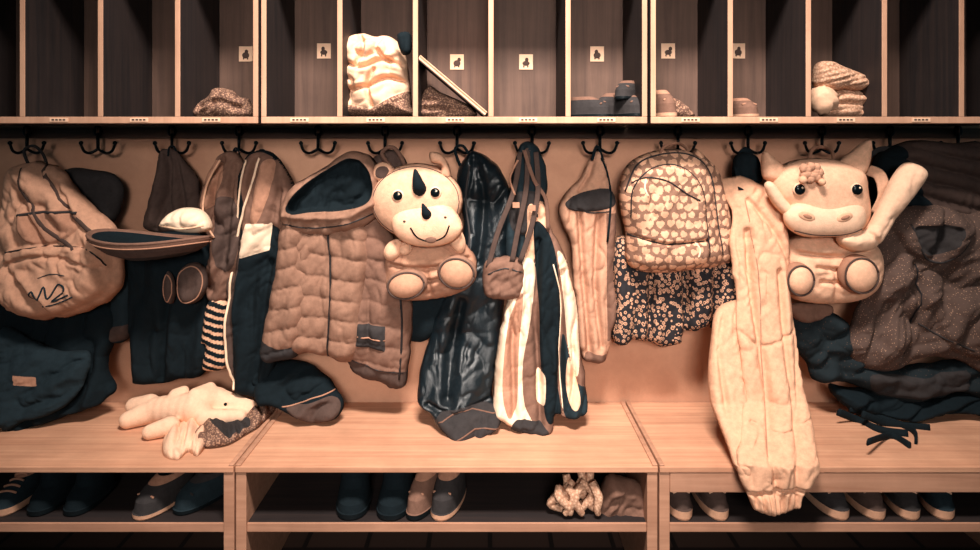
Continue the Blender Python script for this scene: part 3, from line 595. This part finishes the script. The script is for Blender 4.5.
b = B('pale_rain_dungarees')
ribbon(b, [(742, 190), (738, 165), (746, 150), (754, 166), (752, 190)], [-.16, -.1, -.08, -.1, -.16], .02, 'black')
sheet(b, [(733, 160), (744, 152), (757, 158), (760, 182), (735, 186)], 'black', Y=-.09, T=.03, R=8)
YT = [(175, -.13), (300, -.2), (400, -.28), (440, -.36), (462, -.415), (520, -.425)]
at = sheet(b, [(716, 310), (735, 300), (762, 300), (770, 360), (768, 420), (762, 462), (748, 476), (736, 470), (728, 448), (718, 422), (710, 400), (708, 370), (711, 338)], 'raincloth', Y=[(175, -.12), (300, -.17), (400, -.26), (440, -.345), (462, -.40), (520, -.41)], T=.022, R=8, auto=(.013, 18, 120, -8), wk=.005, folds=[([(722, 310), (716, 350), (724, 410)], -.012, 3)])
at = sheet(b, [(720, 182), (742, 176), (762, 186), (780, 202), (788, 235), (789, 280), (794, 325), (800, 370), (809, 410), (815, 440), (820, 466), (812, 480), (803, 490), (798, 506), (788, 513), (772, 515), (756, 511), (750, 502), (744, 486), (736, 468), (740, 430), (744, 390), (739, 350), (736, 300), (729, 250), (732, 215)], 'raincloth', Y=YT, T=.026, R=9, auto=(.016, 21, 170, -6), wk=.006,
   folds=[([(745, 230), (750, 300), (764, 380), (768, 460)], -.018, 3), ([(775, 270), (782, 350), (794, 440)], -.015, 3), ([(746, 492), (770, 489), (804, 487)], -.02, 2), ([(745, 200), (770, 230), (785, 260)], -.012, 2.5), ([(738, 330), (760, 345), (790, 330)], -.007, 2), ([(750, 420), (775, 430), (812, 415)], -.007, 2)] +
         [([(753 + 7 * q, 493), (757 + 6 * q, 512)], -.012, 1.5) for q in range(7)])
onsurf(b, at, [(742, 200), (752, 260), (758, 320), (764, 400), (768, 480)], .0014, 'tan'); b.done()

b = B('cow_plush_backpack')
at = sheet(b, [(784, 245), (800, 234), (840, 232), (868, 238), (880, 256), (878, 282), (862, 298), (835, 303), (805, 302), (788, 294), (780, 270)], 'plush', Y=-.14, T=.06, R=22, auto=(.006, 18, 30, 80),
   folds=[([(790, 250), (830, 254), (872, 246)], -.016, 2.2), ([(808, 264), (830, 266), (850, 262)], -.014, 2), ([(812, 278), (838, 280)], -.014, 2), ([(826, 268), (828, 300)], -.012, 3)])
foot(b, 797, 279, -.2, 15, 17, pad='plush'); foot(b, 857, 274, -.2, 19, 20, tilt=-.2, pad='plush')
at = sheet(b, [(770, 182), (778, 168), (795, 160), (820, 158), (845, 162), (862, 172), (866, 192), (868, 215), (858, 232), (835, 237), (808, 236), (790, 228), (780, 208), (772, 198)], 'plush', Y=-.17, T=.06, R=30, auto=None, step=1.2)
mz = sheet(b, [(784, 212), (798, 202), (826, 205), (850, 201), (863, 208), (864, 224), (852, 235), (828, 237), (802, 236), (786, 226)], 'plush_light', Y=-.21, T=.032, R=16, auto=None, step=1.2)
onsurf(b, mz, [(792, 230), (812, 234), (838, 234), (858, 228)], .0018, 'dkbrown')
for p_, q in (((801, 215), .3), ((838, 216), -.3)):
    c = mz(*p_); ell(b, c, (.021, .004, .011), 'peach', rot=(0, q, 0)); ell(b, c + np.array([0, -.003, 0]), (.012, .003, .005), 'plush_dark', rot=(0, q, 0))
eye(b, at, 789, 188, .0135, 1.2); eye(b, at, 844, 188, .0135, 1.2)
for q in range(12):
    a_ = q * .9; c = W(812 + 9 * math.cos(a_) * (.4 + q / 18), 172 + 8 * math.sin(a_) * (.4 + q / 18), -.235); ell(b, c, (.011, .012, .012), 'bag', bumpy=.5, nu=14, nv=10)
ell(b, W(803, 180, -.245), (.01, .01, .01), 'peach'); ell(b, W(822, 182, -.245), (.009, .01, .009), 'peach')
e = sheet(b, [(763, 178), (761, 160), (764, 151), (774, 158), (786, 170), (778, 182)], 'plush', Y=-.17, T=.025, R=8, auto=None, step=1)
e = sheet(b, [(838, 164), (850, 152), (868, 139), (870, 152), (866, 170), (856, 178)], 'plush', Y=-.17, T=.025, R=8, auto=None, step=1)
ribbon(b, [(868, 170), (880, 176), (884, 196), (876, 214)], [-.16, -.18, -.18, -.17], .03, 'plush')
sheet(b, [(866, 226), (880, 200), (892, 176), (904, 163), (918, 165), (924, 176), (912, 195), (892, 222), (876, 246), (856, 252), (840, 246), (836, 236), (850, 230)], 'plush_light', Y=-.2, T=.035, R=12, auto=(.006, 14, 50, 35),
   folds=[([(876, 244), (864, 232), (850, 236)], -.01, 2)])
sheet(b, [(764, 186), (772, 182), (786, 200), (798, 214), (792, 220), (774, 206)], 'plush_light', Y=-.2, T=.02, R=6, auto=None)
ptube(b, [(808, 166), (812, 150), (822, 147), (832, 152), (834, 166)], [-.18, -.12, -.075, -.12, -.18], .005, 'tan')
ribbon(b, [(866, 160), (878, 150), (890, 150), (898, 164)], [-.12, -.09, -.08, -.1], .014, 'umber'); b.done()

b = B('puffer_jacket')
sheet(b, [(868, 190), (874, 158), (892, 146), (915, 140), (950, 143), (990, 148), (992, 218), (940, 220), (900, 216), (870, 210)], 'black', Y=-.075, T=.06, R=14, quilt=(15, -14, .022), auto=(.004, 20, 30, 0), wk=.003, panels=[([(900, 140), (990, 140), (992, 218), (940, 216), (908, 190)], 'dkbrown', 0)])
loop(b, 890, 150, hv=146); b.done()
b = B('speckled_winter_coat')
at = sheet(b, [(872, 240), (886, 214), (905, 206), (935, 204), (960, 212), (990, 225), (990, 365), (955, 360), (925, 355), (900, 366), (878, 372), (852, 362), (844, 345), (852, 318), (866, 285)], 'speckle', Y=-.12, T=.055, R=16, auto=(.024, 24, 60, 30), wk=.008,
   panels=[([(884, 222), (905, 206), (935, 204), (958, 216), (950, 240), (925, 262), (905, 255), (892, 240)], 'speckle', .02), ([(900, 226), (920, 222), (942, 226), (930, 248), (910, 250)], 'umber', -.014), ([(925, 300), (958, 290), (990, 300), (990, 352), (950, 350), (930, 330)], 'speckle', .015)],
   folds=[([(905, 262), (908, 310), (896, 360)], -.024, 3), ([(880, 300), (872, 340)], -.018, 4), ([(940, 262), (934, 300)], -.018, 4)])
onsurf(b, at, [(898, 222), (910, 252), (930, 258), (952, 236)], .0028, 'umber'); onsurf(b, at, [(910, 320), (930, 332), (960, 345)], .0024, 'umber')
onsurf(b, at, [(908, 262), (910, 300), (900, 352)], .0022, 'zip_dark'); b.done()
b = B('dotted_snowsuit')
at = sheet(b, [(795, 304), (820, 306), (846, 322), (856, 350), (890, 366), (950, 360), (990, 362), (990, 400), (955, 392), (920, 400), (880, 396), (848, 382), (815, 380), (804, 360), (790, 345), (786, 320)], 'speckle_dark', Y=-.1, T=.045, auto=(.018, 20, 40, 60), panels=[([(862, 368), (912, 372), (956, 366), (956, 388), (900, 394), (868, 388)], 'umber', .006)])
sheet(b, [(788, 306), (806, 302), (832, 306), (826, 318), (800, 322)], 'brown', Y=-.13, T=.02, R=6)
sheet(b, [(828, 385), (860, 388), (900, 392), (925, 398), (958, 392), (990, 394), (990, 415), (950, 412), (915, 420), (880, 414), (848, 408)], 'black', Y=[(385, -.09), (420, -.13)], T=.035, auto=(.018, 14, 40, 60))
b.done()
b = B('loose_strap')
for pl in ([(838, 402), (858, 420), (880, 430), (908, 434)], [(850, 398), (880, 418), (912, 430), (916, 442)], [(862, 404), (890, 424), (930, 428)], [(868, 432), (890, 436), (910, 446)]):
    P = []
    for q, (u, v) in enumerate(pl):
        z = BENCH_Z + .006 + (.03 if q == 0 else 0); k = (v + (10 if q == 0 else 0) - CY) / (ZC - z); P.append([(u - CX) / k, F / k - D, z])
    tube(b, P, .010, 'black', flat=.35)
b.done()

# ---------------------------------------------------------------- on the bench
def blob(name, parts, mat, voxel=.0035, its=6):
    b = B(name)
    for c, r, rot in parts: ell(b, c, r, mat, rot=rot)
    o = b.done(); m = o.modifiers.new('r', 'REMESH'); m.mode = 'VOXEL'; m.voxel_size = voxel; m.use_smooth_shade = True
    s_ = o.modifiers.new('s', 'SMOOTH'); s_.iterations = its; s_.factor = .7
    dg = bpy.context.evaluated_depsgraph_get(); me = bpy.data.meshes.new_from_object(o.evaluated_get(dg)); o.modifiers.clear(); o.data = me
    return o
def BP(u, v, h=0.):
    z = BENCH_Z + h; k = (v - CY) / (ZC - z); return np.array([(u - CX) / k, F / k - D, z])
parts = []
def seg(p, q, r1, r2, n=6):
    for t in np.linspace(0, 1, n):
        r_ = r1 * (1 - t) + r2 * t; parts.append((np.array(p) * (1 - t) + np.array(q) * t, (r_, r_, r_), (0, 0, 0)))
seg(BP(156, 410, .034), BP(196, 408, .045), .034, .042)
seg(BP(200, 402, .055), BP(216, 401, .045), .04, .036)
seg(BP(216, 402, .045), BP(248, 408, .028), .036, .024)
seg(BP(150, 412, .03), BP(128, 420, .022), .03, .022, 5)
seg(BP(150, 404, .045), BP(134, 406, .038), .026, .022, 5)
seg(BP(176, 396, .07), BP(184, 391, .078), .02, .014, 4); seg(BP(196, 396, .075), BP(210, 388, .08), .022, .016, 4)
seg(BP(170, 426, .024), BP(150, 432, .018), .024, .019, 5); seg(BP(205, 418, .03), BP(240, 416, .02), .024, .017, 6)
o = blob('plush_bunny', parts, 'plush_light')
b = B('limbs_and_face')
sheet(b, [(176, 414), (200, 412), (216, 424), (210, 440), (198, 456), (188, 452), (178, 460), (164, 456), (162, 444), (168, 430)], 'plush_light', flatZ=BENCH_Z + .001, T=.03, R=12, auto=(.014, 10, 30, 20))
ell(b, BP(256, 409, .03) + np.array([0.0, -.012, .004]), (.006, .006, .005), 'dkbrown', nu=12, nv=8)
ell(b, BP(230, 401, .055) + np.array([0.0, -.030, .003]), (.0045, .004, .0045), 'eye_black', nu=12, nv=8)
o2 = b.done(); o2.parent = o; o2.location = o2.location - o.location
b = B('crumpled_scarf')
sheet(b, [(200, 428), (225, 418), (250, 410), (268, 402), (276, 408), (262, 424), (246, 434), (228, 444), (205, 447), (194, 440)], 'knit', flatZ=BENCH_Z + .006, T=.02, R=8, auto=(.014, 10, 26, -30), panels=[([(210, 430), (240, 420), (250, 428), (225, 442)], 'umber', 0)])
b.done()

# ---------------------------------------------------------------- shoes under the bench
Z = SHOE_Z + .0005
def ush(name, u, ytoe, **k): shoe(name, shx(u, ytoe + .03), ytoe, Z, pivot=.15, **k)
for u in (42, 78): ush('rain_boot', u, -.35, L=.17, Wd=.08, H=.105, kind='boot', ms=('rub_dark', 'black', 'black'), trim='umber')
ush('sneaker', 8, -.35, L=.17, Wd=.07, H=.07, kind='sneaker', ms=('rub_sole', 'teal', 'black'), trim='tan')
ush('slipper', 146, -.365, L=.17, Wd=.08, H=.07, yaw=-.35, ms=('rub_sole', 'umber', 'black'), trim='tan')
ush('slipper', 186, -.345, L=.18, Wd=.08, H=.065, yaw=-.5, ms=('rub_dark', 'teal', 'black'), trim='umber')
ush('rain_boot', 352, -.365, L=.17, Wd=.088, H=.112, kind='boot', yaw=.08, ms=('rub_dark', 'black', 'black'), trim='umber')
ush('rain_boot', 391, -.368, L=.17, Wd=.088, H=.112, kind='boot', yaw=-.1, ms=('rub_dark', 'black', 'black'), trim='umber')
ush('slipper', 416, -.368, L=.16, Wd=.062, H=.085, yaw=-.35, ms=('rub_dark', 'brown', 'black'), trim='tan')
ush('slipper', 442, -.368, L=.17, Wd=.072, H=.085, yaw=-.25, ms=('rub_sole', 'umber', 'black'), trim='tan')
for u in (681, 717): ush('sneaker', u, -.366, L=.17, Wd=.066, H=.085, kind='sneaker', ms=('rub_sole', 'dkbrown', 'black'), trim='cream', yaw=.06)
for u, mt, yw in ((836, 'umber', .1), (872, 'dkbrown', .0), (906, 'umber', -.2), (940, 'teal', -.3)): ush('sneaker', u, -.364, L=.17, Wd=.07, H=.085, kind='sneaker', ms=('rub_sole', mt, 'black'), trim='cream', yaw=yw)
b = B('wool_scarf'); rs = np.random.RandomState(3)
for q in range(12):
    x0 = shx(558 + q * 3.6, -.33); y = -.345 + .02 * (q % 3)
    P = [np.array([x0 + rs.uniform(-.015, .015), y + rs.uniform(-.01, .01), Z + .07 + rs.uniform(-.01, .02)]), np.array([x0 + rs.uniform(-.03, .03), y - .01, Z + .05]), np.array([x0 + rs.uniform(-.03, .03), y - .012, Z + .025]), np.array([x0 + rs.uniform(-.02, .03), y - .01, Z + .011])]
    tube(b, P, [.009, .011, .009, .007], 'knit_light')
b.done()
b = B('crumpled_sweater'); sheet(b, [(598, 516), (600, 488), (608, 474), (622, 476), (640, 482), (647, 500), (645, 516)], 'brown', Y=-.30, T=.05, R=10, auto=(.011, 9, 20, 30)); b.done()

# ---------------------------------------------------------------- light
def area(name, loc, tgt, size, sy, power, col, spread=180):
    l = bpy.data.lights.new(name, 'AREA'); l.shape = 'RECTANGLE'; l.size = size; l.size_y = sy; l.energy = power; l.color = col; l.spread = math.radians(spread)
    o = bpy.data.objects.new(name, l); o.location = loc; o.rotation_euler = (Vector(tgt) - Vector(loc)).to_track_quat('-Z', 'Y').to_euler(); bpy.context.scene.collection.objects.link(o)
area('ceiling_light', (0.05, -1.45, 2.7), (0.03, -.1, .7), .6, .3, 33, (1, .90, .82), 86)
area('front_fill_light', (.1, -3.9, 1.7), (.03, 0, .8), .9, .7, 8.5, (1, .90, .83), 44)  # added front fill behind the camera, not a window; narrowed so the sides darken
w = bpy.data.worlds.new('World'); bpy.context.scene.world = w; w.use_nodes = True
w.node_tree.nodes['Background'].inputs[0].default_value = (.30, .62, .75, 1); w.node_tree.nodes['Background'].inputs[1].default_value = .13

# ---------------------------------------------------------------- camera
cd = bpy.data.cameras.new('camera'); cd.sensor_width = 36; cd.lens = F / 980 * 36; cd.shift_y = -(275 - CY) / 980
co_ = bpy.data.objects.new('camera', cd); co_.location = (0, -D, ZC); co_.rotation_euler = (math.pi / 2, 0, 0)
bpy.context.scene.collection.objects.link(co_); bpy.context.scene.camera = co_
bpy.context.scene.view_settings.view_transform = 'Standard'
